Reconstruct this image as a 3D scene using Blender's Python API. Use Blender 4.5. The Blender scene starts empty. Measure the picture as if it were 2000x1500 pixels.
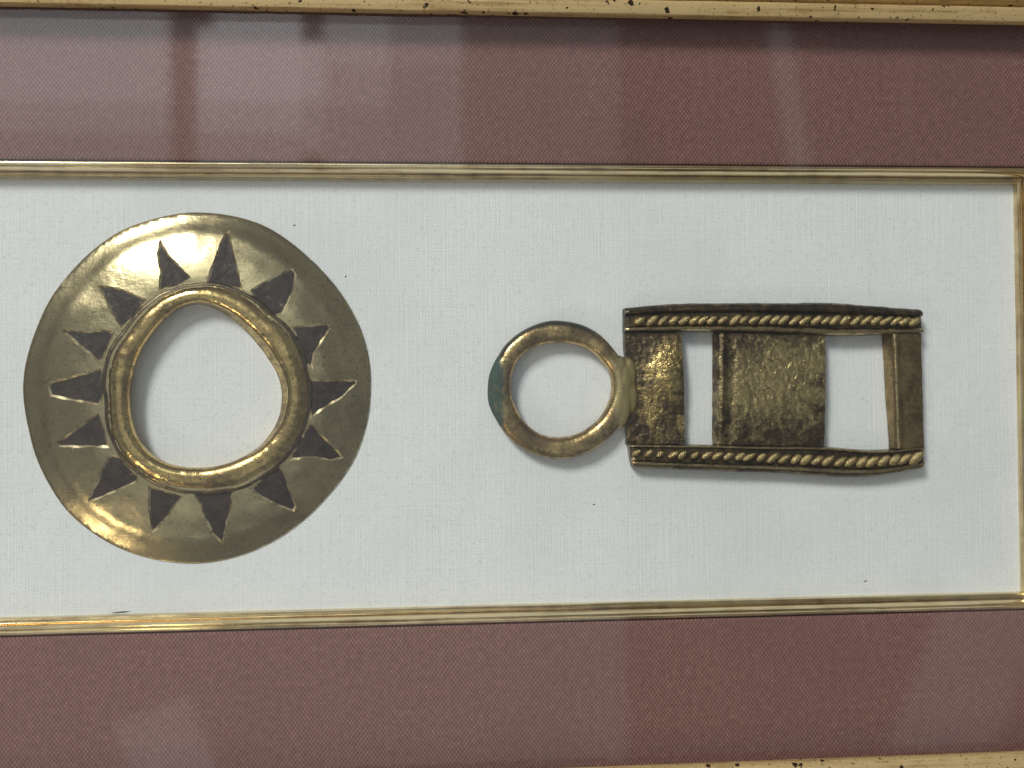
import bpy, bmesh, math, random
from mathutils import Vector, Matrix, noise
from mathutils.geometry import delaunay_2d_cdt
random.seed(7)
MM = 0.001
sc = bpy.context.scene

# ------------------------------------------------------------------ camera
cam_data = bpy.data.cameras.new('camera')
cam = bpy.data.objects.new('camera', cam_data)
sc.collection.objects.link(cam)
R3 = Matrix(((0.997372, 0.00893, -0.071895), (-0.009979, 0.999849, -0.014241), (0.071757, 0.014921, 0.997311)))
cam.matrix_world = Matrix.Translation(Vector((-13.66, -2.706, 189.489)) * MM) @ R3.to_4x4()
cam_data.sensor_width = 36.0
cam_data.lens = 36.0 * 1900 / 2000
cam_data.clip_start = 0.01
cam_data.clip_end = 50.0
cam_data.dof.use_dof = True
cam_data.dof.focus_distance = 0.187
cam_data.dof.aperture_fstop = cam_data.lens / 2.6      # a 2.6 mm phone aperture
sc.camera = cam

# ------------------------------------------------------------------ light
world = bpy.data.worlds.new('World')
sc.world = world
world.use_nodes = True
wb = world.node_tree.nodes['Background']
wb.inputs[0].default_value = (0.94, 0.975, 1.0, 1)
wb.inputs[1].default_value = 0.15

def area(name, loc, size, radiance, col, aim=None):
    l = bpy.data.lights.new(name, 'AREA')
    l.shape = 'RECTANGLE'
    l.size, l.size_y = size
    l.energy = radiance * math.pi * size[0] * size[1]
    l.color = col
    o = bpy.data.objects.new(name, l)
    sc.collection.objects.link(o)
    o.location = loc
    if aim is not None:
        o.rotation_euler = (Vector(aim) - Vector(loc)).to_track_quat('-Z', 'Y').to_euler()
    return o

COOL = (0.92, 0.97, 1.0)
WARM = (1.0, 0.80, 0.55)
area('added_key', (-1.04, 1.36, 1.60), (0.55, 0.55), 42.0, (1.0, 0.98, 0.94), (0, 0, 0))  # added key lamp, not a window: brightens the linen and metal
# added overhead panel as ceiling bounce, ended early so glass darkens at right
area('overhead_panel', (-0.35, 0.0, 1.5), (1.30, 2.2), 0.25, (0.97, 0.99, 1.0))
# the paned window whose reflection lies in the glass at the upper left, a mullion gap between its lights
for x, y, w, h, s in [(-0.451, 0.46, 0.239, 0.218, 0.8), (-0.451, 0.334, 0.238, 0.039, 0.5), (-0.451, 0.295, 0.238, 0.045, 0.22), (-0.229, 0.507, 0.104, 0.132, 1.0), (-0.239, 0.398, 0.123, 0.088, 1.0), (-0.24, 0.336, 0.123, 0.038, 0.65), (-0.24, 0.296, 0.123, 0.044, 0.3), (-0.165, 0.391, 0.027, 0.071, 0.85), (-0.165, 0.325, 0.027, 0.062, 0.4), (-0.112, 0.487, 0.079, 0.176, 0.62), (-0.113, 0.375, 0.078, 0.051, 0.42), (-0.113, 0.313, 0.078, 0.075, 0.2), (-0.03, 0.489, 0.088, 0.177, 0.28), (-0.031, 0.339, 0.088, 0.126, 0.13)]:
    area('window_light', (x, y, 1.0), (w, h), 0.25 + 1.3 * s, COOL)
area('warm_lamp', (-0.95, -0.80, 0.8), (0.28, 0.28), 8.0, WARM, (0, 0, 0))
# added weak lamps that put pale streaks and a blob into the glass reflections
for x, y, w, h, a, s in ((0.418, 0.378, 0.028, 0.20, 8, 0.36), (0.62, -0.40, 0.13, 0.34, -22, 0.24), (-0.33, -0.44, 0.09, 0.16, 20, 0.38)):
    area('streak_lamp', (x, y, 1.0), (w, h), s, COOL).rotation_euler = (0, 0, math.radians(a))

sc.view_settings.view_transform = 'Standard'
sc.view_settings.look = 'None'
sc.view_settings.gamma = 1.0
sc.view_settings.use_curve_mapping = False
sc.view_settings.exposure = 0.23
sc.cycles.transparent_max_bounces = 16

# ------------------------------------------------------------------ traced plan of the pieces (millimetres, z = 0 on the linen)
OUTLINE = [(-61.41, 33.21), (-66.97, 32.2), (-70.34, 31.2), (-73.95, 29.83), (-77.31, 27.61), (-81.14, 24.29), (-84.49, 20.48), (-87.11, 16.94), (-89.25, 12.29), (-90.68, 8.39), (-92.0, 3.03), (-92.2, -0.66), (-91.78, -4.56), (-90.97, -8.47), (-90.15, -12.13), (-88.98, -15.07), (-86.98, -19.0), (-84.39, -22.94), (-81.32, -25.92), (-77.53, -28.68), (-73.73, -30.71), (-69.43, -32.15), (-64.88, -33.11), (-60.06, -33.41), (-55.93, -32.93), (-51.07, -31.68), (-47.17, -30.04), (-42.76, -27.41), (-39.31, -24.63), (-35.85, -21.09), (-32.62, -17.17), (-30.62, -13.96), (-29.1, -10.0), (-28.08, -6.26), (-27.55, -1.28), (-27.52, 2.51), (-28.23, 7.27), (-29.68, 11.78), (-31.63, 15.54), (-34.57, 19.8), (-37.99, 23.55), (-42.39, 27.42), (-47.28, 30.65), (-50.69, 31.88), (-54.83, 32.79), (-58.96, 33.15)]
COLLAR = [(-60.19, 19.21), (-65.42, 17.76), (-68.51, 15.59), (-72.54, 10.76), (-75.37, 6.67), (-76.45, 2.82), (-76.34, -0.59), (-76.0, -3.25), (-75.67, -8.07), (-74.27, -11.45), (-72.17, -14.37), (-69.83, -16.46), (-67.48, -18.06), (-62.76, -19.59), (-59.45, -20.01), (-56.33, -19.94), (-52.76, -19.64), (-49.65, -18.6), (-46.52, -16.7), (-43.62, -14.31), (-40.71, -10.7), (-39.0, -6.81), (-38.36, -2.42), (-38.46, 0.76), (-38.93, 3.25), (-40.11, 6.93), (-41.78, 10.37), (-45.37, 13.56), (-49.43, 17.0), (-52.54, 18.47), (-56.59, 19.45)]
HOLE_UP = [(-59.17, 15.84), (-62.76, 14.77), (-65.59, 12.47), (-67.97, 9.56), (-70.12, 5.94), (-71.32, 2.07), (-71.76, -1.36), (-71.69, -3.29), (-71.35, -6.44), (-70.42, -9.36), (-68.54, -12.04), (-65.71, -14.02), (-62.16, -15.04), (-59.99, -15.2), (-55.22, -14.78), (-51.13, -13.3), (-48.09, -11.79), (-45.72, -9.45), (-44.08, -7.02), (-43.18, -4.27), (-42.92, -1.45), (-43.2, 0.93), (-45.36, 5.43), (-47.67, 8.59), (-50.31, 11.38), (-53.17, 13.67), (-56.69, 15.36)]
HOLE_LOW = [(-59.88, 15.78), (-63.51, 14.93), (-66.42, 12.71), (-68.85, 9.76), (-71.03, 6.07), (-72.24, 2.14), (-72.69, -1.34), (-72.63, -3.3), (-72.28, -6.5), (-71.34, -9.46), (-69.43, -12.19), (-66.55, -14.2), (-62.94, -15.24), (-60.74, -15.4), (-55.89, -14.98), (-51.75, -13.43), (-48.82, -11.74), (-46.6, -9.29), (-45.12, -6.82), (-44.37, -4.1), (-44.23, -1.36), (-44.58, 0.92), (-46.76, 5.16), (-48.94, 8.16), (-51.36, 10.91), (-54.03, 13.28), (-57.43, 15.15)]
TRI = [[(-66.4, 27.59), (-64.87, 24.91), (-62.97, 22.96), (-60.6, 20.52), (-62.04, 19.3), (-66.09, 18.08), (-65.96, 21.5), (-66.77, 24.91)], [(-77.68, 19.2), (-73.2, 18.34), (-68.71, 16.27), (-70.86, 13.23), (-72.99, 11.18), (-74.87, 13.98), (-76.51, 17.14)], [(-84.28, 10.75), (-79.36, 10.36), (-76.06, 10.59), (-74.65, 9.97), (-75.84, 6.95), (-77.03, 4.78), (-80.31, 7.46)], [(-86.51, 0.92), (-76.92, 3.31), (-76.24, -0.8), (-77.27, -3.08), (-81.72, -2.37), (-86.43, -1.37), (-86.79, 0.06)], [(-77.3, -4.81), (-85.29, -10.26), (-84.82, -10.86), (-75.68, -10.99), (-76.14, -8.57), (-76.84, -6.38)], [(-75.21, -12.69), (-73.8, -12.95), (-70.28, -16.75), (-70.52, -17.47), (-74.3, -19.22), (-78.54, -20.96), (-79.71, -21.18), (-78.53, -18.67), (-76.16, -14.12)], [(-68.16, -18.6), (-62.24, -20.51), (-64.63, -23.5), (-67.01, -26.36), (-68.08, -27.06), (-68.3, -22.71)], [(-59.83, -19.95), (-52.9, -19.7), (-53.16, -21.76), (-54.38, -26.12), (-55.35, -29.62), (-57.01, -27.52), (-58.65, -22.88)], [(-49.55, -19.39), (-44.46, -14.83), (-43.51, -16.8), (-41.62, -22.82), (-42.11, -23.67), (-44.51, -22.65), (-46.67, -21.39)], [(-38.37, -7.2), (-33.31, -13.03), (-32.83, -13.78), (-34.78, -14.24), (-38.41, -13.45), (-42.29, -13.89), (-40.82, -10.97)], [(-38.6, 1.03), (-33.94, 0.84), (-30.05, 0.95), (-30.15, 0.22), (-32.77, -2.23), (-36.63, -4.66), (-38.36, -6.1)], [(-41.64, 11.03), (-35.32, 11.62), (-34.72, 11.0), (-36.32, 8.42), (-37.79, 5.97), (-38.17, 3.52), (-39.5, 4.51), (-40.68, 8.69)], [(-49.32, 18.05), (-45.44, 20.5), (-41.92, 22.34), (-41.21, 20.99), (-41.71, 18.04), (-43.55, 13.62), (-46.21, 13.14), (-48.61, 16.33)], [(-54.06, 29.45), (-53.47, 27.86), (-52.41, 23.94), (-51.0, 18.3), (-53.88, 18.92), (-57.35, 19.53), (-56.25, 23.45), (-54.91, 27.61)]]
RING_C = (8.38, -1.3)
RING_OUT = [(-4.91, -1.76), (-4.35, 2.45), (-2.73, 5.6), (-0.06, 8.88), (3.95, 11.24), (8.48, 12.28), (12.74, 11.6), (16.47, 9.86), (19.66, 6.78), (21.76, 2.77), (22.52, -1.5), (21.94, -5.21), (20.56, -8.39), (18.65, -10.75), (15.68, -12.83), (12.46, -14.25), (8.99, -14.72), (5.01, -14.01), (1.58, -12.38), (-1.3, -9.97), (-3.38, -6.78), (-4.54, -4.4)]
RING_IN = [(-0.29, -0.23), (-0.0, 2.41), (1.21, 4.77), (3.35, 6.47), (6.01, 7.51), (8.94, 7.76), (12.14, 7.48), (14.8, 6.4), (17.18, 4.39), (18.77, 2.26), (19.27, -0.4), (18.84, -3.05), (17.74, -5.43), (15.71, -7.79), (13.02, -9.48), (10.61, -10.24), (8.75, -10.35), (6.36, -10.06), (3.98, -8.97), (1.89, -6.84), (0.33, -3.92), (-0.23, -2.07)]
TOP_OUT = [(21.91, 14.45), (30.48, 15.16), (41.33, 15.34), (53.3, 15.3), (63.93, 15.27), (72.24, 14.62), (81.32, 13.95)]
TOP_IN = [(21.85, 9.88), (30.41, 9.94), (38.92, 9.89), (53.22, 9.52), (63.84, 8.96), (72.15, 9.12), (81.56, 9.27)]
BOT_IN = [(22.4, -11.94), (30.14, -12.14), (39.64, -12.37), (49.83, -12.71), (61.13, -12.96), (71.79, -13.81), (81.5, -13.24)]
BOT_OUT = [(23.15, -16.31), (30.08, -16.81), (40.9, -17.37), (52.83, -17.95), (60.01, -18.57), (67.24, -18.93), (72.96, -18.67), (81.44, -17.39)]
TOP_ROPE = [(23.93, 11.99), (39.74, 12.12), (49.9, 12.08), (60.15, 11.94), (70.48, 11.89), (81.19, 11.55)]
BOT_ROPE = [(23.32, -13.49), (31.33, -14.0), (39.39, -14.31), (49.53, -14.86), (59.74, -15.5), (70.04, -15.95), (80.75, -15.3)]
PAN_L = [(21.93, 9.71), (33.13, 9.65), (33.57, -11.91), (22.18, -11.96)]
PAN_M = [(40.66, 9.61), (61.93, 9.1), (61.39, -12.88), (39.96, -12.19)]
PAN_M_FOOT = [(39.84, 9.78), (39.55, -12.1)]
BAR = [(75.06, 9.22), (81.35, 9.18), (81.6, -13.55), (75.53, -13.47)]
BAR_FOOT = [(74.44, 9.4), (75.55, -13.61)]
SPECKS = [(-69.88, -19.31), (-32.03, 21.07), (15.87, -23.74), (-80.61, 19.95), (70.42, -40.05), (-41.73, 30.96), (-43.42, -4.53)]

# ------------------------------------------------------------------ helpers
def empty(name, loc, label, cat, group=None):
    o = bpy.data.objects.new(name, None)
    sc.collection.objects.link(o)
    o.location = Vector(loc) * MM
    o.empty_display_size = 0.01
    o['label'] = label
    o['category'] = cat
    if group:
        o['group'] = group
    return o

def origin_of(o):
    v = Vector((0, 0, 0))
    while o is not None:
        v = v + Vector(o.location)
        o = o.parent
    return v / MM

def mesh(name, verts, faces, mat, parent=None, angle=35, fix=True):
    base = origin_of(parent) if parent is not None else Vector((0, 0, 0))
    me = bpy.data.meshes.new(name)
    me.from_pydata([((Vector(v) - base) * MM)[:] for v in verts], [], faces)
    if fix:
        bm = bmesh.new()
        bm.from_mesh(me)
        bmesh.ops.recalc_face_normals(bm, faces=bm.faces)
        bm.to_mesh(me)
        bm.free()
    me.polygons.foreach_set('use_smooth', [True] * len(me.polygons))
    me.set_sharp_from_angle(angle=math.radians(angle))
    me.materials.append(mat)
    me.update()
    o = bpy.data.objects.new(name, me)
    sc.collection.objects.link(o)
    o.parent = parent
    return o

def nz(x, y, z=0.0, s=1.0):
    return noise.noise(Vector((x * s, y * s, z * s)))

def lerp_poly(pts, x):
    for (a, b), (c, d) in zip(pts, pts[1:]):
        if x <= c or (c, d) == tuple(pts[-1]):
            t = (x - a) / (c - a)
            return b + (d - b) * t

def smooth_line(pts, n):
    """Catmull-Rom through the points, n samples evenly in parameter of length"""
    P = [Vector(p) for p in pts]
    P = [2 * P[0] - P[1]] + P + [2 * P[-1] - P[-2]]
    d = [0]
    for a, b in zip(P[1:-2], P[2:-1]):
        d.append(d[-1] + (b - a).length)
    out = []
    for i in range(n):
        t = d[-1] * i / (n - 1)
        k = 0
        while k < len(d) - 2 and t > d[k + 1]:
            k += 1
        u = (t - d[k]) / (d[k + 1] - d[k])
        p0, p1, p2, p3 = P[k], P[k + 1], P[k + 2], P[k + 3]
        out.append(0.5 * ((2 * p1) + (p2 - p0) * u + (2 * p0 - 5 * p1 + 4 * p2 - p3) * u * u + (3 * p1 - p0 - 3 * p2 + p3) * u ** 3))
    return out

def polar(pts, c, n, blur=1):
    a = sorted((math.atan2(y - c[1], x - c[0]) % (2 * math.pi), math.hypot(x - c[0], y - c[1])) for x, y in pts)
    a = [(a[-1][0] - 2 * math.pi, a[-1][1])] + a + [(a[0][0] + 2 * math.pi, a[0][1])]
    r = []
    for i in range(n):
        t = 2 * math.pi * i / n
        for (t0, r0), (t1, r1) in zip(a, a[1:]):
            if t0 <= t <= t1:
                r.append(r0 + (r1 - r0) * (t - t0) / max(1e-9, t1 - t0))
                break
    for _ in range(blur):
        r = [(r[i - 1] + 2 * r[i] + r[(i + 1) % n]) / 4 for i in range(n)]
    return r

def rad(table, t):
    n = len(table)
    f = (t % (2 * math.pi)) / (2 * math.pi) * n
    i = int(f) % n
    f -= int(f)
    return table[i] * (1 - f) + table[(i + 1) % n] * f

def inside(p, poly):
    x, y = p
    r = False
    j = len(poly) - 1
    for i in range(len(poly)):
        xi, yi = poly[i]
        xj, yj = poly[j]
        if (yi > y) != (yj > y) and x < (xj - xi) * (y - yi) / (yj - yi) + xi:
            r = not r
        j = i
    return r

def area2(poly):
    return sum(a[0] * b[1] - b[0] * a[1] for a, b in zip(poly, poly[1:] + poly[:1]))

def offset(poly, d):
    """move every edge outward by d (polygon made counter-clockwise)"""
    if area2(poly) < 0:
        poly = poly[::-1]
    out = []
    n = len(poly)
    for i in range(n):
        p, q, r = Vector(poly[i - 1]), Vector(poly[i]), Vector(poly[(i + 1) % n])
        e1, e2 = (q - p).normalized(), (r - q).normalized()
        n1, n2 = Vector((e1.y, -e1.x)), Vector((e2.y, -e2.x))
        m = n1 + n2
        k = min(1.8, 2.0 / max(0.2, m.length_squared))
        out.append((q + m * d * k)[:])
    return out

def densify(poly, step, jit=0.0, seed=0):
    out = []
    for a, b in zip(poly, poly[1:] + poly[:1]):
        a, b = Vector(a), Vector(b)
        n = max(1, int((b - a).length / step))
        e = (b - a).normalized()
        for i in range(n):
            p = a + (b - a) * i / n
            if jit:
                k = jit * nz(p.x, p.y, seed, 1.7)
                p = p + Vector((e.y, -e.x)) * k
            out.append(p[:])
    return out

# ------------------------------------------------------------------ materials
class NT:
    def __init__(s, name):
        s.m = bpy.data.materials.new(name)
        s.m.use_nodes = True
        s.t = s.m.node_tree
        s.b = s.t.nodes['Principled BSDF']
        s.out = s.t.nodes['Material Output']
        tc = s.t.nodes.new('ShaderNodeTexCoord')
        mp = s.t.nodes.new('ShaderNodeMapping')
        mp.inputs['Scale'].default_value = (1000, 1000, 1000)   # object space in millimetres
        s.t.links.new(tc.outputs['Object'], mp.inputs[0])
        s.co = mp.outputs[0]
    def link(s, a, b):
        if hasattr(a, 'links') or hasattr(a, 'is_linked'):
            s.t.links.new(a, b)
        else:
            b.default_value = a
    def node(s, kind, **kw):
        n = s.t.nodes.new(kind)
        for k, v in kw.items():
            setattr(n, k, v)
        return n
    def noise(s, scale, detail=4, rough=0.55, dist=0.0, co=None, w=None):
        n = s.node('ShaderNodeTexNoise')
        n.inputs['Scale'].default_value = scale
        n.inputs['Detail'].default_value = detail
        n.inputs['Roughness'].default_value = rough
        n.inputs['Distortion'].default_value = dist
        s.t.links.new(co or s.co, n.inputs['Vector'])
        return n.outputs['Fac']
    def scaled(s, v, co=None):
        n = s.node('ShaderNodeVectorMath', operation='MULTIPLY')
        s.t.links.new(co or s.co, n.inputs[0])
        n.inputs[1].default_value = v
        return n.outputs[0]
    def shift(s, v, co=None):
        n = s.node('ShaderNodeVectorMath', operation='ADD')
        s.t.links.new(co or s.co, n.inputs[0])
        s.link(v, n.inputs[1])
        return n.outputs[0]
    def math(s, op, a, b=0.0, c=0.0):
        n = s.node('ShaderNodeMath', operation=op)
        for v, i in zip((a, b, c), n.inputs):
            s.link(v, i)
        return n.outputs[0]
    def ramp(s, fac, lo, hi, a=0.0, b=1.0):
        n = s.node('ShaderNodeMapRange', interpolation_type='SMOOTHSTEP')
        for v, i in zip((fac, lo, hi, a, b), n.inputs):
            s.link(v, i)
        return n.outputs[0]
    def mix(s, fac, a, b):
        n = s.node('ShaderNodeMix', data_type='RGBA')
        s.link(fac, n.inputs[0])
        s.link(a if not isinstance(a, tuple) else a + (1,), n.inputs[6])
        s.link(b if not isinstance(b, tuple) else b + (1,), n.inputs[7])
        return n.outputs[2]
    def xyz(s, co=None):
        n = s.node('ShaderNodeSeparateXYZ')
        s.t.links.new(co or s.co, n.inputs[0])
        return n.outputs
    def bump(s, h, dist, strength=1.0, prev=None):
        n = s.node('ShaderNodeBump')
        n.inputs['Distance'].default_value = dist * MM
        n.inputs['Strength'].default_value = strength
        s.t.links.new(h, n.inputs['Height'])
        if prev is not None:
            s.t.links.new(prev, n.inputs['Normal'])
        return n.outputs[0]
    def set(s, **kw):
        for k, v in kw.items():
            k = k.replace('_', ' ')
            s.link(v if not isinstance(v, tuple) else v + (1,), s.b.inputs[k])
        return s.m

def brass_material(name, gold, tarnish, dark, rough=(0.22, 0.5), t0=0.45, t1=0.7, scale=0.12, pits=0.3, bump=0.05, pscale=1.6, worn=None, scratch=True):
    """brass with brown tarnish clouds, small dark pits and scratches; worn = (centre, radius) of a rubbed spot"""
    n = NT(name)
    big = n.noise(scale, 5, 0.6, 0.4)
    mid = n.noise(scale * 5, 4, 0.6)
    f = n.math('ADD', n.math('MULTIPLY', big, 0.72), n.math('MULTIPLY', mid, 0.28))
    if worn is not None:
        acc = None
        for cen, rx, ry in worn:
            d = n.node('ShaderNodeVectorMath', operation='LENGTH')
            n.t.links.new(n.scaled((1 / rx, 1 / ry, 0), n.shift((-cen[0], -cen[1], 0))), d.inputs[0])
            w = n.ramp(d.outputs['Value'], 0.2, 1.25, 1.0, 0.0)
            acc = w if acc is None else n.math('MAXIMUM', acc, w)
        grain = n.noise(0.62, 6, 0.72, 0.7)
        f = n.math('ADD', n.math('MULTIPLY', acc, -0.26), n.math('ADD', n.math('MULTIPLY', n.math('SUBTRACT', 1.0, grain), 0.85), n.math('ADD', n.math('MULTIPLY', big, 0.60), -0.11)))
    tar = n.ramp(f, t0, t1)
    pit = n.ramp(n.noise(pscale, 3, 0.7), 0.57, 0.68)
    pit = n.math('MULTIPLY', pit, pits)
    col = n.mix(tar, gold, tarnish)
    col = n.mix(pit, col, dark)
    h = grain if worn is not None else n.noise(0.9, 4, 0.65)
    b = n.bump(h, bump)
    r = n.ramp(n.math('ADD', tar, n.math('MULTIPLY', n.noise(0.6, 3), 0.5)), 0.0, 1.5, rough[0], rough[1])
    if scratch:
        s1 = n.noise(1.0, 2, 0.5, 0.2, n.scaled((0.35, 3.2, 1)))
        b = n.bump(s1, bump * 0.5, 0.6, b)
    return n.set(Base_Color=col, Metallic=1.0, Roughness=r, Normal=b)

def linen_material():
    n = NT('white_linen')
    nv = n.node('ShaderNodeTexNoise')
    nv.inputs['Scale'].default_value = 0.7
    nv.inputs['Detail'].default_value = 3
    n.t.links.new(n.co, nv.inputs['Vector'])
    co = n.shift(n.scaled((0.55, 0.55, 0), nv.outputs['Color']))
    x, y, z = n.xyz(co)
    wx = n.math('SINE', n.math('MULTIPLY', x, math.pi / 0.30))
    wy = n.math('SINE', n.math('MULTIPLY', y, math.pi / 0.32))
    weave = n.math('MULTIPLY', wx, wy)
    slub_v = n.noise(1.0, 3, 0.6, 0, n.scaled((2.6, 0.045, 1)))
    slub_h = n.noise(1.0, 3, 0.6, 0, n.scaled((0.045, 2.6, 1)))
    pit = n.ramp(n.math('ADD', n.math('MULTIPLY', weave, 0.25), n.noise(1.5, 2, 0.6)), 0.12, 0.32)
    col = n.mix(pit, (0.50, 0.51, 0.515), (0.765, 0.78, 0.785))
    col = n.mix(n.ramp(slub_v, 0.56, 0.74), col, (0.80, 0.81, 0.815))
    col = n.mix(n.math('MULTIPLY', n.ramp(n.noise(0.03, 3), 0.4, 0.75), 0.5), col, (0.65, 0.68, 0.69))
    h = n.math('ADD', n.math('MULTIPLY', weave, 0.16), n.math('ADD', n.math('MULTIPLY', slub_v, 1.1), n.math('MULTIPLY', slub_h, 0.6)))
    b = n.bump(h, 0.12, 0.9)
    b = n.bump(n.noise(0.06, 3, 0.5), 0.8, 0.5, b)
    return n.set(Base_Color=col, Roughness=0.95, Normal=b)

def mat_material():
    n = NT('mauve_fabric')
    nv = n.node('ShaderNodeTexNoise')
    nv.inputs['Scale'].default_value = 0.45
    nv.inputs['Detail'].default_value = 3
    n.t.links.new(n.co, nv.inputs['Vector'])
    co = n.shift(n.scaled((0.42, 0.42, 0), nv.outputs['Color']))
    x, y, z = n.xyz(co)
    weave = n.math('MULTIPLY', n.math('SINE', n.math('MULTIPLY', x, math.pi / 0.37)), n.math('SINE', n.math('MULTIPLY', y, math.pi / 0.50)))
    vary = n.noise(0.8, 3, 0.7)
    w = n.math('ADD', n.math('MULTIPLY', weave, 0.5), n.math('MULTIPLY', n.math('SUBTRACT', vary, 0.5), 1.1))
    col = n.mix(n.ramp(w, -0.7, 0.25), (0.112, 0.047, 0.041), (0.222, 0.106, 0.091))
    col = n.mix(n.ramp(w, 0.25, 0.75), col, (0.44, 0.255, 0.212))
    thread = n.noise(1.0, 2, 0.5, 0, n.scaled((1.6, 0.03, 1)))
    col = n.mix(n.math('MULTIPLY', n.ramp(thread, 0.5, 0.72), 0.55), col, (0.215, 0.108, 0.092))
    col = n.mix(n.math('MULTIPLY', n.ramp(n.noise(0.025, 3), 0.45, 0.7), 0.35), col, (0.155, 0.072, 0.066))
    b = n.bump(w, 0.12, 0.8)
    return n.set(Base_Color=col, Roughness=0.85, Normal=b, Specular_IOR_Level=0.3)

def gilt_material(name, gold, brown, speckle, metal, rough, along):
    n = NT(name)
    st = n.noise(1.0, 4, 0.6, 0.1, n.scaled((0.03, 1.2, 1.2) if along == 'x' else (1.2, 0.03, 1.2)))
    blot = n.noise(0.25, 4, 0.6)
    col = n.mix(n.ramp(n.math('ADD', n.math('MULTIPLY', st, 0.7), n.math('MULTIPLY', blot, 0.3)), 0.46, 0.66), gold, brown)
    if speckle:
        v = n.node('ShaderNodeTexVoronoi', feature='F1')
        v.inputs['Scale'].default_value = 0.55
        n.t.links.new(n.co, v.inputs['Vector'])
        size = n.ramp(n.noise(0.37, 3, 0.7), 0.42, 0.68, 0.0, 0.40)
        dot = n.math('LESS_THAN', v.outputs['Distance'], size)
        fine = n.ramp(n.noise(2.0, 2, 0.6), 0.635, 0.68)
        col = n.mix(n.math('MAXIMUM', dot, n.math('MULTIPLY', fine, 0.8)), col, (0.035, 0.018, 0.01))
    k = 0.06 if speckle else 0.018
    b = n.bump(st, k, 0.6)
    b = n.bump(n.noise(1.2, 4, 0.6), k, 0.6, b)
    return n.set(Base_Color=col, Metallic=metal, Roughness=rough, Normal=b)

def plain(name, col, rough=0.6, metal=0.0, nscale=0.8, var=0.35, bump=0.04):
    n = NT(name)
    c = n.mix(n.ramp(n.noise(nscale, 5, 0.6), 0.35, 0.7), col, tuple(v * (1 - var) for v in col))
    return n.set(Base_Color=c, Roughness=rough, Metallic=metal, Normal=n.bump(n.noise(nscale * 2, 4), bump))

def glass_material():
    n = NT('picture_glass')
    n.t.nodes.remove(n.b)
    tr = n.node('ShaderNodeBsdfTransparent')
    tr.inputs[0].default_value = (0.975, 0.985, 0.98, 1)
    gl = n.node('ShaderNodeBsdfGlossy')
    gl.inputs['Roughness'].default_value = 0.045
    lw = n.node('ShaderNodeLayerWeight')
    lw.inputs[0].default_value = 0.5
    fac = n.math('ADD', n.math('MULTIPLY', n.math('POWER', lw.outputs['Facing'], 5.0), 0.96), 0.04)
    mx = n.node('ShaderNodeMixShader')
    n.t.links.new(fac, mx.inputs[0])
    n.t.links.new(tr.outputs[0], mx.inputs[1])
    n.t.links.new(gl.outputs[0], mx.inputs[2])
    n.t.links.new(mx.outputs[0], n.out.inputs[0])
    return n.m

GOLD, TARN, DARK = (0.60, 0.44, 0.19), (0.30, 0.215, 0.10), (0.06, 0.045, 0.03)
M_LINEN = linen_material()
M_MAT = mat_material()
M_SLIP_X = gilt_material('gilt_slip', (0.80, 0.66, 0.40), (0.38, 0.26, 0.12), False, 0.95, 0.20, 'x')
M_SLIP_Y = gilt_material('gilt_slip', (0.74, 0.61, 0.37), (0.36, 0.24, 0.11), False, 0.95, 0.22, 'y')
M_RAIL_X = gilt_material('speckled_gilt', (0.62, 0.46, 0.22), (0.38, 0.25, 0.10), True, 0.45, 0.40, 'x')
M_RAIL_Y = gilt_material('speckled_gilt', (0.66, 0.47, 0.19), (0.40, 0.24, 0.08), True, 0.45, 0.40, 'y')
M_BOARD = plain('grey_board', (0.25, 0.22, 0.18), 0.9)
M_GLASS = glass_material()
M_EDGE = brass_material('lit_edge', (0.95, 0.82, 0.52), (0.30, 0.235, 0.13), DARK, (0.35, 0.5), 0.42, 0.58, 0.5, 0.3, 0.04)  # paler brass: light caught by the recess walls is put into the colour
M_DISC = brass_material('disc_brass', (0.54, 0.455, 0.255), (0.33, 0.27, 0.155), (0.10, 0.075, 0.045), (0.19, 0.33), 0.42, 0.66, 0.10, 0.7, 0.035)
M_COLLAR = brass_material('collar_brass', (0.66, 0.49, 0.20), (0.30, 0.21, 0.095), DARK, (0.13, 0.34), 0.42, 0.60, 0.18, 0.95, 0.06)
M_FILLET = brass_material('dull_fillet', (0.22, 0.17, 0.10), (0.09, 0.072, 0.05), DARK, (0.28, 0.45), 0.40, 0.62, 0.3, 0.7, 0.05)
def inlay_material():
    n = NT('dark_recess')
    c = n.mix(n.ramp(n.noise(0.5, 5, .65), .35, .68), (0.044, 0.030, 0.022), (0.018, 0.013, 0.010))
    spot = n.ramp(n.noise(1.3, 4, .7, .3), .64, .72)
    c = n.mix(spot, c, (0.30, 0.23, 0.13))
    return n.set(Base_Color=c, Metallic=n.math('MULTIPLY', spot, .8), Roughness=n.ramp(n.noise(.9, 3), .3, .7, .38, .7), Normal=n.bump(n.noise(0.8, 5, .7), 0.22), Specular_IOR_Level=0.25)
M_INLAY = inlay_material()
M_FLECK = plain('dark_fibre', (0.09, 0.08, 0.07), 0.9)

# ------------------------------------------------------------------ the framed box
frame = empty('display_frame', (0, 0, -3), 'gilt display frame with mauve fabric mat, inner gold slip and glass over white linen', 'picture frame')
WX0, WX1, WY0, WY1 = -113.5, 102.6, -42.85, 39.5          # sight edge of the linen window
SW = 2.80                                                # width of the slip
RX0, RX1, RY0, RY1 = -143.0, 131.5, -71.65, 68.9          # sight edge of the outer moulding

def box(name, x0, x1, y0, y1, z0, z1, mat, parent):
    v = [(x, y, z) for z in (z0, z1) for y in (y0, y1) for x in (x0, x1)]
    f = [(0, 1, 3, 2), (4, 5, 7, 6), (0, 1, 5, 4), (2, 3, 7, 6), (0, 2, 6, 4), (1, 3, 7, 5)]
    return mesh(name, v, f, mat, parent)

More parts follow.
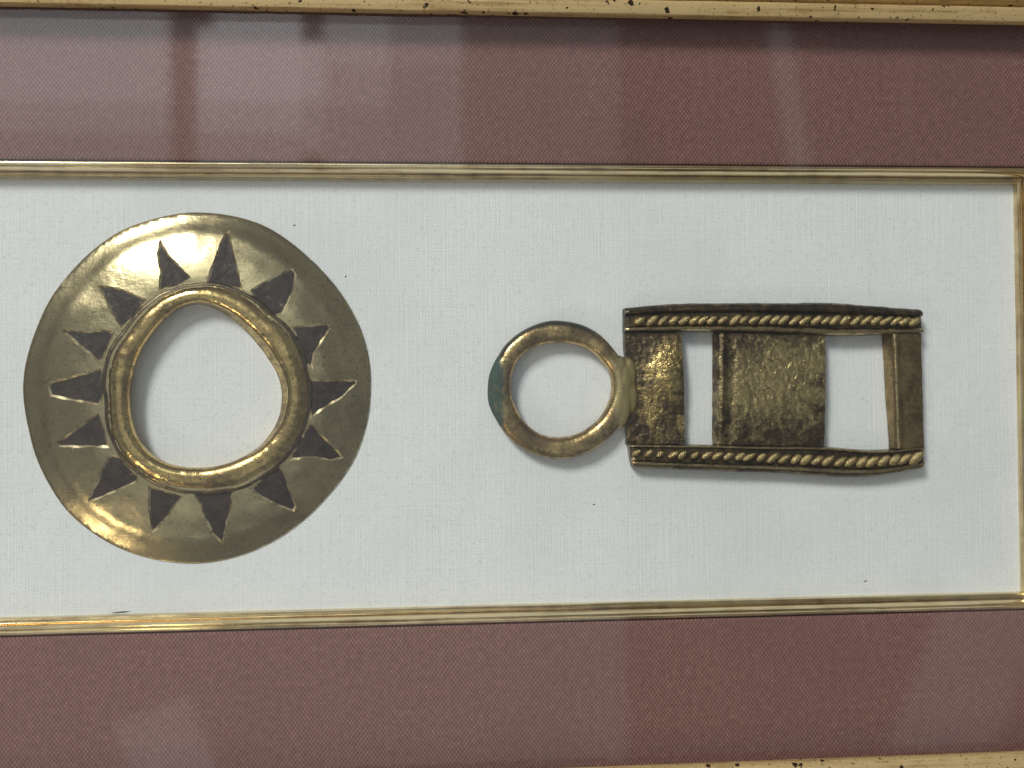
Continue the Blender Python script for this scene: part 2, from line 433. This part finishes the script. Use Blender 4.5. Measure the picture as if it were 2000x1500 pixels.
box('backing_board', RX0 - 4, RX1 + 4, RY0 - 4, RY1 + 4, -3, -0.45, M_BOARD, frame)
linen = box('linen_backing', WX0 - 6, WX1 + 6, WY0 - 6, WY1 + 6, -0.4, 0, M_LINEN, frame)

def rails(name, rect, prof, mats, wob, n, rot=(0, 0)):
    x0, x1, y0, y1 = rect
    cs = [(x0, y0, -1, -1), (x1, y0, 1, -1), (x1, y1, 1, 1), (x0, y1, -1, 1)]
    for k in range(4):
        A, B = cs[k], cs[(k + 1) % 4]
        horiz = k in (0, 2)
        verts, faces = [], []
        m = len(prof)
        for i in range(n + 1):
            t = i / n
            for j, (d, z) in enumerate(prof):
                a = Vector((A[0] + A[2] * d, A[1] + A[3] * d, z))
                b = Vector((B[0] + B[2] * d, B[1] + B[3] * d, z))
                p = a + (b - a) * t
                if 0 < j < m - 1:
                    w = wob * (nz(p.x * .09, p.y * .09, k * 7 + j * 0.15) + 0.6 * nz(p.x * .8, p.y * .8, k * 3 + j * .4))
                    if horiz:
                        p.y += w
                    else:
                        p.x += w
                    p.z += wob * nz(p.x * .13, p.y * .13, 40 + k + j * .3)
                if horiz:
                    p.y += rot[0] + rot[1] * (p.x - x0) / (x1 - x0)
                verts.append(p)
        for i in range(n):
            for j in range(m - 1):
                a = i * m + j
                faces.append((a, a + 1, a + m + 1, a + m))
            faces.append((i * m + m - 1, i * m, (i + 1) * m, (i + 1) * m + m - 1))
        faces.append(tuple(range(m)))
        faces.append(tuple(n * m + j for j in range(m)))
        o = mesh(name, verts, faces, mats[0] if horiz else mats[1], frame, 28)

rails('slip_rail', (WX0, WX1, WY0, WY1),
      [(0.02, 0.05), (0.0, 0.9), (0.12, 1.3), (0.40, 1.5), (0.72, 1.45), (0.90, 1.05), (1.02, 1.1), (1.10, 2.6), (1.28, 3.35), (1.55, 3.85), (1.75, 4.05),
       (1.86, 4.0), (1.98, 4.3), (2.15, 4.5), (2.32, 4.48), (2.50, 4.30), (2.68, 3.95), (SW, 3.4), (SW, 0.05)],
      (M_SLIP_X, M_SLIP_Y), 0.02, 110)
rails('outer_rail', (RX0, RX1, RY0, RY1),
      [(0.0, 8.6), (0.0, 9.6), (0.25, 10.1), (0.8, 10.4), (2.3, 10.7), (2.75, 10.5), (2.95, 9.8), (3.2, 9.7), (3.35, 10.1), (3.6, 11.0), (4.6, 12.1), (7, 13.6), (11, 14),
       (15, 11.5), (16, 6), (16, -3), (4.3, -3), (4.3, 8.6)],
      (M_RAIL_X, M_RAIL_Y), 0.09, 160)

# fabric-covered mat with its window
ov = [(RX0 - 4, RY0 - 4), (RX1 + 4, RY0 - 4), (RX1 + 4, RY1 + 4), (RX0 - 4, RY1 + 4)]
G = SW + 0.12
iv = [(WX0 - G, WY0 - G), (WX1 + G, WY0 - G), (WX1 + G, WY1 + G), (WX0 - G, WY1 + G)]
vs, fs = [], []
for i in range(4):
    a, b, c, d = ov[i], ov[(i + 1) % 4], iv[(i + 1) % 4], iv[i]
    k = len(vs)
    rim = Vector((0.35, 0.35))
    def toward(p, s):
        return (p[0] + s * (-1 if p[0] < 0 else 1), p[1] + s * (-1 if p[1] < 0 else 1))
    c2, d2 = toward(c, 0.5), toward(d, 0.5)
    vs += [(*a, 4.5), (*b, 4.5), (*c2, 4.5), (*d2, 4.5), (*c, 4.1), (*d, 4.1), (*c, 0.1), (*d, 0.1), (*b, 0.1), (*a, 0.1)]
    fs += [(k, k + 1, k + 2, k + 3), (k + 3, k + 2, k + 4, k + 5), (k + 5, k + 4, k + 6, k + 7), (k + 7, k + 6, k + 8, k + 9), (k + 9, k + 8, k + 1, k)]
mesh('mat_board', vs, fs, M_MAT, frame, 50)
glass = box('glass_pane', RX0 - 3.5, RX1 + 3.5, RY0 - 3.5, RY1 + 3.5, 6.5, 8.5, M_GLASS, frame)

# dark fibres caught in the linen weave
for i, (x, y) in enumerate(SPECKS + [(-74.6, -42.50)]):
    v, f = [], []
    L, wd, an = random.uniform(.22, .45), random.uniform(.07, .12), random.uniform(0, 3.1)
    if i == len(SPECKS):
        L, wd, an = 1.7, .13, .06          # a dark thread lying along the slip
    for s in range(5):
        t = (s / 4 - .5) * 2
        for q in range(6):
            a = q * math.pi / 3
            r = wd * math.sqrt(max(0.05, 1 - t * t))
            px, py, pz = t * L, r * math.cos(a), r * math.sin(a) * .7 + .06
            v.append((x + px * math.cos(an) - py * math.sin(an), y + px * math.sin(an) + py * math.cos(an), pz))
    for s in range(4):
        for q in range(6):
            f.append((s * 6 + q, s * 6 + (q + 1) % 6, s * 6 + 6 + (q + 1) % 6, s * 6 + 6 + q))
    f += [tuple(range(6)), tuple(range(24, 30))]
    mesh('fibre', v, f, M_FLECK, linen)

# ------------------------------------------------------------------ the sunburst disc
CX, CY = -57.0, -0.6
disc = empty('sunburst_disc', (CX, CY, 0), 'round domed brass disc with ring of dark triangles about an open raised collar', 'brass disc')
N = 240
R_OUT = polar(OUTLINE, (CX, CY), N, 6)
R_COL = polar(COLLAR, (CX, CY), N, 5)
R_HUP = polar(HOLE_UP, (CX, CY), N, 5)
R_HLO = polar(HOLE_LOW, (CX, CY), N, 5)
PROF = [(-0.4, 3.95), (0.0, 3.85), (0.2, 3.62), (0.38, 3.18), (0.55, 2.60), (0.70, 2.05), (0.84, 1.15), (1.0, 0.35)]
PR = smooth_line(PROF, 200)
def prof(s):
    s = max(-0.39, min(1.0, s))
    lo, hi = 0, len(PR) - 1
    while hi - lo > 1:
        m = (lo + hi) // 2
        if PR[m].x <= s:
            lo = m
        else:
            hi = m
    a, b = PR[lo], PR[hi]
    return a.y + (b.y - a.y) * (s - a.x) / max(1e-9, b.x - a.x)
def height(x, y):
    dx, dy = x - CX, y - CY
    r, t = math.hypot(dx, dy), math.atan2(dy, dx)
    ri, ro = rad(R_COL, t), rad(R_OUT, t)
    s = (r - ri) / (ro - ri)
    edge = max(0.0, min(1.0, (1 - s) * 5))
    dent = 0.09 * nz(x, y, 3, .11) + 0.07 * nz(x, y, 9, .3) + 0.018 * nz(x, y, 5, .9)
    return prof(s) + dent * edge

outl = [(CX + R_OUT[i] * math.cos(2 * math.pi * i / N), CY + R_OUT[i] * math.sin(2 * math.pi * i / N)) for i in range(N)]
inn = [(CX + (R_COL[i] * .55 + R_HUP[i] * .45) * math.cos(2 * math.pi * i / N), CY + (R_COL[i] * .55 + R_HUP[i] * .45) * math.sin(2 * math.pi * i / N)) for i in range(0, N, 2)]
def lip_pairs(i):
    t = TRI[i] if area2(TRI[i]) > 0 else TRI[i][::-1]
    d = densify(t, 0.45, 0.08, i)
    o_, i_ = offset(d, 0.22), offset(d, -0.22)
    def vary(e, s):
        return [(p[0] + (q[0] - p[0]) * k, p[1] + (q[1] - p[1]) * k) for p, q in zip(d, e) for k in [max(.3, .85 + .8 * nz(p[0], p[1], s, .7))]]
    return vary(o_, 21), vary(i_, 33)
pts, edges = [], []
def add_loop(l):
    k = len(pts)
    pts.extend(Vector(p) for p in l)
    edges.extend((k + i, k + (i + 1) % len(l)) for i in range(len(l)))
add_loop(outl)
add_loop(inn)
pairs = [lip_pairs(i) for i in range(len(TRI))]
for lp, fl in pairs:
    add_loop(lp)
step = 0.75
yy = CY - 36.0
row = 0
while yy < CY + 36:
    xx = CX - 37.0 + (row % 2) * step / 2
    while xx < CX + 37:
        t, r = math.atan2(yy - CY, xx - CX), math.hypot(xx - CX, yy - CY)
        if r < rad(R_OUT, t) - .35 and r > rad(R_COL, t) * .55 + rad(R_HUP, t) * .45 + .3:
            pts.append(Vector((xx + random.uniform(-.08, .08), yy + random.uniform(-.08, .08))))
        xx += step
    yy += step * .87
    row += 1
cv, ce, cf, *_ = delaunay_2d_cdt(pts, edges, [], 0, 1e-4)
boxes = [(min(p[0] for p in lp), max(p[0] for p in lp), min(p[1] for p in lp), max(p[1] for p in lp), lp) for lp, fl in pairs]
keep = []
for f in cf:
    c = (cv[f[0]] + cv[f[1]] + cv[f[2]]) / 3
    t, r = math.atan2(c.y - CY, c.x - CX), math.hypot(c.x - CX, c.y - CY)
    if r > rad(R_OUT, t) or r < rad(R_COL, t) * .55 + rad(R_HUP, t) * .45:
        continue
    if any(b[0] < c.x < b[1] and b[2] < c.y < b[3] and inside(c, b[4]) for b in boxes):
        continue
    keep.append(tuple(f))
verts = [(v.x, v.y, height(v.x, v.y)) for v in cv]
# slanted recess walls
DEPTH = 0.34
for lp, fl in pairs:
    k = len(verts)
    m = len(lp)
    verts += [(x, y, height(x, y)) for x, y in lp]
    verts += [(x, y, height(x, y) - DEPTH) for x, y in fl]
    keep += [(k + i, k + (i + 1) % m, k + m + (i + 1) % m, k + m + i) for i in range(m)]
# rim wall and underside
k = len(verts)
verts += [(x, y, height(*outl[i])) for i, (x, y) in enumerate(outl)]
verts += [(CX + (x - CX) * 1.004, CY + (y - CY) * 1.004, height(x, y) - .12) for x, y in outl]
verts += [(x, y, 0.02) for x, y in outl]
verts += [(CX + (x - CX) * .97, CY + (y - CY) * .97, 0.02) for x, y in outl]
for j in range(3):
    keep += [(k + j * N + i, k + j * N + (i + 1) % N, k + j * N + N + (i + 1) % N, k + j * N + N + i) for i in range(N)]
plate = mesh('plate', verts, keep, M_DISC, disc, 40, fix=False)
bm = bmesh.new(); bm.from_mesh(plate.data)
bmesh.ops.remove_doubles(bm, verts=bm.verts, dist=1e-6)
bmesh.ops.delete(bm, geom=[v for v in bm.verts if not v.link_faces], context='VERTS')
bmesh.ops.recalc_face_normals(bm, faces=bm.faces)
bm.to_mesh(plate.data); bm.free()
plate.data.set_sharp_from_angle(angle=math.radians(24))
plate.data.materials.append(M_EDGE)
for p_ in plate.data.polygons:
    if len(p_.vertices) == 4 and math.hypot(p_.center.x, p_.center.y) < 0.0315:
        p_.material_index = 1
for i, (lp, fl) in enumerate(pairs):
    c = Vector((sum(p[0] for p in fl) / len(fl), sum(p[1] for p in fl) / len(fl)))
    m = len(fl)
    out = offset(fl, 0.12)
    v = [(x, y, height(x, y) - DEPTH + .02) for x, y in out] + \
        [(c.x + (x - c.x) * .5, c.y + (y - c.y) * .5, height(c.x + (x - c.x) * .5, c.y + (y - c.y) * .5) - DEPTH - .02) for x, y in out] + [(c.x, c.y, height(c.x, c.y) - DEPTH - .03)]
    v += [(x, y, height(x, y) - DEPTH - .5) for x, y in out]
    f = [(a, (a + 1) % m, m + (a + 1) % m, m + a) for a in range(m)] + [(m + a, m + (a + 1) % m, 2 * m) for a in range(m)]
    f += [(a, (a + 1) % m, 2 * m + 1 + (a + 1) % m, 2 * m + 1 + a) for a in range(m)]
    f.append(tuple(2 * m + 1 + a for a in range(m)))
    mesh('triangle_inlay', v, f, M_INLAY, disc, 40)

# the raised collar: a rolled tube with a seam against the plate
cs = [(1.05, -0.40, 0), (1.00, 0.0, 0), (0.95, 0.10, 0), (0.90, 0.20, 0), (0.86, 0.30, 1), (0.82, 0.40, 2), (0.77, 0.56, 1), (0.66, 0.85, 0), (0.54, 1.05, 0), (0.42, 1.16, 0), (0.30, 1.14, 0), (0.19, 0.97, 0), (0.09, 0.62, 0), (0.02, 0.15, 0), (0.0, -0.5, 0)]
verts, faces = [], []
NC = 300
low = [(0.0, 2.4), (0.35, 1.6), (1.0, 0.8), (1.0, 0.03)]
for i in range(NC):
    t = 2 * math.pi * i / NC
    ca, sa = math.cos(t), math.sin(t)
    rc, ru, rl = rad(R_COL, t), rad(R_HUP, t), rad(R_HLO, t)
    rc += .12 * nz(ca * 6, sa * 6, 2) + .07 * nz(ca * 20, sa * 20, 4)
    seam = max(0, .6 * nz(ca * 3.0, sa * 3.0, 11)) + .95 * max(0, math.cos(t - 2.45)) ** 3 + .3 * max(0, math.cos(t + 1.75)) ** 8
    hb = 0.10 * nz(ca * 5, sa * 5, 6) + .05 * nz(ca * 16, sa * 16, 8)
    for s, h, g in cs:
        r = ru + (rc - ru) * s
        z = (height(CX + r * ca, CY + r * sa) + .08 + h * .8 if s > .89 else 3.62 + h * .88) + hb - .7 * g / 2 * seam * (1 + .9 * nz(ca * 26, sa * 26, 3))
        verts.append((CX + r * ca, CY + r * sa, z))
    for s, z in low:
        r = ru + (rl - ru) * s
        verts.append((CX + r * ca, CY + r * sa, z))
    verts.append((CX + (rc * .8 + rl * .2) * ca, CY + (rc * .8 + rl * .2) * sa, 0.03))
m = len(cs) + len(low) + 1
for i in range(NC):
    a, b = i * m, ((i + 1) % NC) * m
    faces += [(a + j, a + (j + 1) % m, b + (j + 1) % m, b + j) for j in range(m)]
collar = mesh('collar', verts, faces, M_COLLAR, disc, 60)
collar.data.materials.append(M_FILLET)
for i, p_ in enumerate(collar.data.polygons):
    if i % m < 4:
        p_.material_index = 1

# ------------------------------------------------------------------ the strap fitting with its ring
BX, BY = 45.0, -1.6
fit = empty('strap_fitting', (BX, BY, 0), 'dark brass strap fitting with rope borders, two open slots and a ring end', 'strap fitting')
def loc(x, y):
    return (x - BX, y - BY)
def ring_material():
    m = brass_material('ring_brass', (0.58, 0.42, 0.18), (0.22, 0.15, 0.07), DARK, (0.18, 0.38), 0.40, 0.60, 0.2, 0.8, 0.08)
    n = NT.__new__(NT)
    n.m, n.t, n.b = m, m.node_tree, m.node_tree.nodes['Principled BSDF']
    n.co = [x for x in n.t.nodes if x.type == 'MAPPING'][0].outputs[0]
    # verdigris patch on the outer side of the ring, its edge broken up
    x, y, z = n.xyz()
    e = n.math('ADD', n.math('SUBTRACT', x, -1.75 - BX), n.math('MULTIPLY', n.math('SUBTRACT', n.noise(0.6, 4, .7), .5), 2.4))
    yy = n.math('ABSOLUTE', n.math('SUBTRACT', y, -1.8 - BY))
    e = n.math('ADD', e, n.math('MULTIPLY', n.ramp(yy, 4.6, 9.0), 1.7))
    mask = n.math('MULTIPLY', n.ramp(e, -0.7, 0.7, 1.0, 0.0), n.ramp(n.noise(.9, 5, .75), .30, .50, .7, 1.0))
    old = n.b.inputs['Base Color'].links[0].from_socket
    green = n.mix(n.ramp(n.noise(1.5, 4, .7), .35, .65), (0.017, 0.068, 0.052), (0.038, 0.043, 0.032))
    # brighter solder worn where the ring joins
    j = n.ramp(n.math('ADD', x, n.math('MULTIPLY', n.noise(.7, 3), 1.5)), 19.5 - BX, 21.2 - BX)
    col = n.mix(n.math('MULTIPLY', j, .8), old, (0.52, 0.43, 0.20))
    d = n.node('ShaderNodeVectorMath', operation='LENGTH')
    n.t.links.new(n.scaled((1, 1, 0), n.shift((-(RING_C[0] + .25) + BX, -(RING_C[1] - .2) + BY, 0))), d.inputs[0])
    grime = n.ramp(n.math('ADD', d.outputs['Value'], n.math('MULTIPLY', n.noise(.5, 4, .7), 1.6)), 13.1, 13.7)
    grime = n.math('MULTIPLY', grime, n.math('MULTIPLY', n.ramp(y, -6.0 - BY, 2.0 - BY, .35, .95), n.ramp(x, 14.0 - BX, 18.0 - BX, 1.0, 0.0)))
    col = n.mix(grime, col, (0.075, 0.072, 0.05))
    col = n.mix(mask, col, green)
    n.link(col, n.b.inputs['Base Color'])
    n.link(n.math('SUBTRACT', 1.0, n.math('MAXIMUM', mask, n.math('MULTIPLY', j, .25))), n.b.inputs['Metallic'])
    oldr = n.b.inputs['Roughness'].links[0].from_socket
    n.link(n.math('MAXIMUM', oldr, n.math('MULTIPLY', mask, .75)), n.b.inputs['Roughness'])
    return m

# ring and the lump of solder at its joint, fused into one skin
rc = RING_C
NR = 160
RO = polar(RING_OUT, rc, NR, 6)
RI = polar(RING_IN, rc, NR, 6)
verts, faces = [], []
MS = 20
for i in range(NR):
    t = 2 * math.pi * i / NR
    ca, sa = math.cos(t), math.sin(t)
    ro = RO[i] + .10 * nz(ca * 4, sa * 4, 1)
    ri = RI[i] + .08 * nz(ca * 4, sa * 4, 5)
    mid, hw = (ro + ri) / 2, (ro - ri) / 2
    hh = 1.9 + .12 * nz(ca * 3, sa * 3, 9)
    for j in range(MS):
        a = 2 * math.pi * j / MS
        cx_, sz_ = math.cos(a), math.sin(a)
        cx_ = math.copysign(abs(cx_) ** .82, cx_)
        sz_ = math.copysign(abs(sz_) ** .82, sz_)
        r = mid + hw * cx_
        verts.append((rc[0] + r * ca, rc[1] + r * sa, 1.98 + hh * sz_))
for i in range(NR):
    a, b = i * MS, ((i + 1) % NR) * MS
    faces += [(a + j, a + (j + 1) % MS, b + (j + 1) % MS, b + j) for j in range(MS)]
def lump(c, r, n=10, k=14):
    base = len(verts)
    for i in range(n + 1):
        th = math.pi * i / n
        for j in range(k):
            ph = 2 * math.pi * j / k
            verts.append((c[0] + r[0] * math.sin(th) * math.cos(ph), c[1] + r[1] * math.sin(th) * math.sin(ph), c[2] + r[2] * math.cos(th)))
    for i in range(n):
        for j in range(k):
            faces.append((base + i * k + j, base + i * k + (j + 1) % k, base + (i + 1) * k + (j + 1) % k, base + (i + 1) * k + j))
lump((21.5, 0.6, 2.1), (2.2, 4.0, 1.75))
lump((22.6, 1.6, 2.3), (1.6, 3.4, 1.1))
lump((22.9, -2.6, 2.2), (1.5, 3.6, 1.1))
lump((21.5, -3.6, 2.1), (1.8, 4.4, 1.75))
lump((20.8, 3.2, 2.1), (1.6, 2.2, 1.6))
lump((20.9, -6.6, 2.0), (1.7, 2.3, 1.6))
ring = mesh('ring', verts, faces, plain('tmp', (.5, .5, .5)), fit, 60)
md = ring.modifiers.new('r', 'REMESH')
md.mode = 'VOXEL'
md.voxel_size = 0.00016
sm = ring.modifiers.new('s', 'SMOOTH')
sm.iterations = 16
sm.factor = .5
dg = bpy.context.evaluated_depsgraph_get()
me = bpy.data.meshes.new_from_object(ring.evaluated_get(dg))
ring.modifiers.clear()
ring.data = me
me.polygons.foreach_set('use_smooth', [True] * len(me.polygons))
me.materials.clear()
me.materials.append(ring_material())

# panels: uneven cast slabs between the rails
def bil(q, u, v):
    # q: top-left, top-right, bottom-right, bottom-left
    a = Vector(q[0]) * (1 - u) + Vector(q[1]) * u
    b = Vector(q[3]) * (1 - u) + Vector(q[2]) * u
    return a * (1 - v) + b * v
def slab(name, q, mat, zf, nu, nv, foot=None, edge=0.03):
    verts, faces = [], []
    for j in range(nv + 1):
        for i in range(nu + 1):
            u, v = i / nu, j / nv
            p = bil(q, u, v)
            if i in (0, nu):
                p.x += .14 * nz(p.x, p.y, 2, .45) + .06 * nz(p.x, p.y, 3, 1.5)
            verts.append((p.x, p.y, zf(u, v, p.x, p.y)))
    W = nu + 1
    for j in range(nv):
        for i in range(nu):
            a = j * W + i
            faces.append((a, a + 1, a + W + 1, a + W))
    # side skirts
    per = [i for i in range(W)] + [j * W + nu for j in range(1, nv + 1)] + [nv * W + i for i in range(nu - 1, -1, -1)] + [j * W for j in range(nv - 1, 0, -1)]
    k = len(verts)
    for a in per:
        x, y, z = verts[a]
        if foot is not None and a % W == 0:
            v = (a // W) / nv
            x = foot[0][0] * (1 - v) + foot[1][0] * v + .1 * nz(x, y, 6, .4)
        verts.append((x, y, 0.25))
    n = len(per)
    for i in range(n):
        faces.append((per[i], per[(i + 1) % n], k + (i + 1) % n, k + i))
    faces.append(tuple(k + i for i in range(n)))
    return mesh(name, verts, faces, mat, fit, 48)

PG, PT, PD = (0.56, 0.41, 0.17), (0.115, 0.085, 0.055), (0.03, 0.024, 0.018)
M_PL = brass_material('worn_panel', PG, PT, PD, (0.16, 0.40), 0.33, 0.64, 0.16, 0.8, 0.19, 1.3, [((29.8 - BX, 2.0 - BY), 4.6, 8.5), ((27 - BX, -4 - BY), 3, 5), ((32.6 - BX, -8 - BY), 1.0, 2.5)])
M_PM = brass_material('worn_panel', (0.62, 0.48, 0.23), (0.10, 0.075, 0.047), PD, (0.18, 0.42), 0.36, 0.70, 0.16, 0.8, 0.16, 1.3, [((52.0 - BX, -0.8 - BY), 11.5, 9.5), ((58.5 - BX, 3 - BY), 4, 6)])
M_WIRE = brass_material('pale_ridge', (0.50, 0.39, 0.21), (0.20, 0.15, 0.085), PD, (0.25, 0.45), 0.42, 0.66, 0.3, 0.6, 0.10)  # paler brass for ridges; on the end bar it paints a highlight
M_BAR = brass_material('brown_bar', (0.42, 0.31, 0.155), (0.17, 0.12, 0.065), PD, (0.32, 0.5), 0.35, 0.65, 0.25, 0.5, 0.08)
M_RAILB = brass_material('dark_rail', (0.20, 0.15, 0.08), (0.058, 0.045, 0.031), PD, (0.25, 0.45), 0.38, 0.58, 0.22, 0.5, 0.10)
M_ROPE = brass_material('rope_brass', (0.47, 0.365, 0.175), (0.22, 0.165, 0.085), DARK, (0.22, 0.42), 0.45, 0.68, 0.25, 0.5, 0.06)

def rough(x, y, a):
    return a * (nz(x, y, 1, .9) + .7 * nz(x, y, 2, 2.1) + .4 * abs(nz(x, y, 3, 3.6)))
slab('left_panel', PAN_L, M_PL, lambda u, v, x, y: 2.2 + 1.15 * math.exp(-((u - .78) / .40) ** 2 - ((v - .40) / .30) ** 2) + .15 * math.exp(-(u / .12) ** 2) + rough(x, y, .10), 64, 120)
def mid_z(u, v, x, y):
    z = 2.35 + .55 * math.sin(math.pi * v) ** .8 + rough(x, y, .075)
    z += .30 * math.exp(-((u - .035) / .03) ** 2) - .18 * math.exp(-((u - .12) / .05) ** 2)
    return z
slab('center_panel', PAN_M, M_PM, mid_z, 120, 120, PAN_M_FOOT)
def bar_z(u, v, x, y):
    return 2.75 + .55 * math.exp(-((u - .12) / .12) ** 2) - .5 * max(0, .06 - u) / .06 + .25 * math.sin(math.pi * u) + rough(x, y, .05) + .12 * nz(x, y, 4, .3)
bar = slab('end_bar', BAR, M_BAR, bar_z, 30, 90, BAR_FOOT)
bar.data.materials.append(M_WIRE)  # ridge highlight put into the colour as a paler strip
for i, p_ in enumerate(bar.data.polygons):
    if i < 30 * 90 and 1 <= i % 30 <= 4:
        p_.material_index = 1

# border rails: ridge, rope groove, inner wire
def strand_mesh():
    v, f = [], []
    n, k = 10, 10
    for i in range(n + 1):
        th = math.pi * i / n
        for j in range(k):
            ph = 2 * math.pi * j / k
            x, y, z = math.cos(th), math.sin(th) * math.cos(ph), math.sin(th) * math.sin(ph)
            y += .22 * x * (1 - x * x) * 1.2
            v.append((x, y, z))
    for i in range(n):
        for j in range(k):
            f.append((i * k + j, i * k + (j + 1) % k, (i + 1) * k + (j + 1) % k, (i + 1) * k + j))
    me = bpy.data.meshes.new('rope_strand')
    me.from_pydata(v, [], f)
    bm = bmesh.new(); bm.from_mesh(me)
    bmesh.ops.remove_doubles(bm, verts=bm.verts, dist=1e-5)
    bmesh.ops.recalc_face_normals(bm, faces=bm.faces)
    bm.to_mesh(me); bm.free()
    me.polygons.foreach_set('use_smooth', [True] * len(me.polygons))
    me.materials.append(M_ROPE)
    return me
STRAND = strand_mesh()

def border(outer, inner, rope, prof_, wid, seed, count, wires):
    A, B = smooth_line(outer, 150), smooth_line(inner, 150)
    verts, faces = [], []
    m = len(prof_)
    for i in range(150):
        a, b = A[i], B[i]
        for j, (s, z) in enumerate(prof_):
            p = a + (b - a) * s
            w = 0
            if 0 < j < m - 1:
                w = .07 * nz(p.x, seed + j * .5, 1, .5) + .035 * nz(p.x, seed + j * .7, 5, 1.9)
            e = min(i, 149 - i)
            zz = z if z < 1 else z + w - (.35 if e == 0 else (.1 if e == 1 else 0))
            verts.append((p.x, p.y + w, zz))
    for i in range(149):
        for j in range(m):
            a = i * m + j
            b = i * m + (j + 1) % m
            faces.append((a, b, b + m, a + m))
    faces += [tuple(range(m)), tuple(149 * m + j for j in range(m))]
    rail = mesh('border_rail', verts, faces, M_RAILB, fit, 45)
    rail.data.materials.append(M_WIRE)
    for i_, p_ in enumerate(rail.data.polygons):
        if i_ < 149 * m and i_ % m in wires:
            p_.material_index = 1
    R = smooth_line(rope, 200)
    x = 0.0
    for i in range(count):
        t = (i + .5) / count + random.uniform(-.15, .15) / count
        k = min(198, int(t * 199))
        p = R[k]
        tan = math.atan2(R[k + 1].y - R[k].y, R[k + 1].x - R[k].x)
        grow = 1 + wid * (t - .5)
        o = bpy.data.objects.new('rope_strand', STRAND)
        sc.collection.objects.link(o)
        o.parent = rail
        o.location = (Vector((p.x, p.y, 3.42 + random.uniform(-.06, .06))) - Vector((BX, BY, 0))) * MM
        o.rotation_euler = (0, random.uniform(-.1, .1), tan + math.radians(random.uniform(27, 38)))
        L = random.uniform(1.30, 1.65) * grow
        o.scale = Vector((L, random.uniform(.66, .82) * grow, random.uniform(.62, .78) * grow)) * MM
    return rail

TP = [(0.0, 0.2), (-.02, 2.4), (.05, 3.5), (.15, 3.95), (.24, 3.9), (.30, 3.35), (.34, 3.0), (.76, 3.0), (.80, 3.5), (.86, 3.8), (.94, 3.75), (1.0, 3.2), (1.0, 0.2)]
BP = [(0.0, 0.2), (-.02, 2.0), (.04, 3.0), (.13, 3.45), (.24, 3.5), (.30, 3.2), (.36, 3.0), (.86, 3.0), (.88, 3.4), (.92, 3.65), (.97, 3.6), (1.0, 3.1), (1.0, 0.2)]
border(TOP_OUT, TOP_IN, TOP_ROPE, TP, .1, 3, 28, (8, 9, 10))
border(BOT_OUT, BOT_IN, BOT_ROPE, BP, .45, 31, 26, (8, 9, 10, 3))
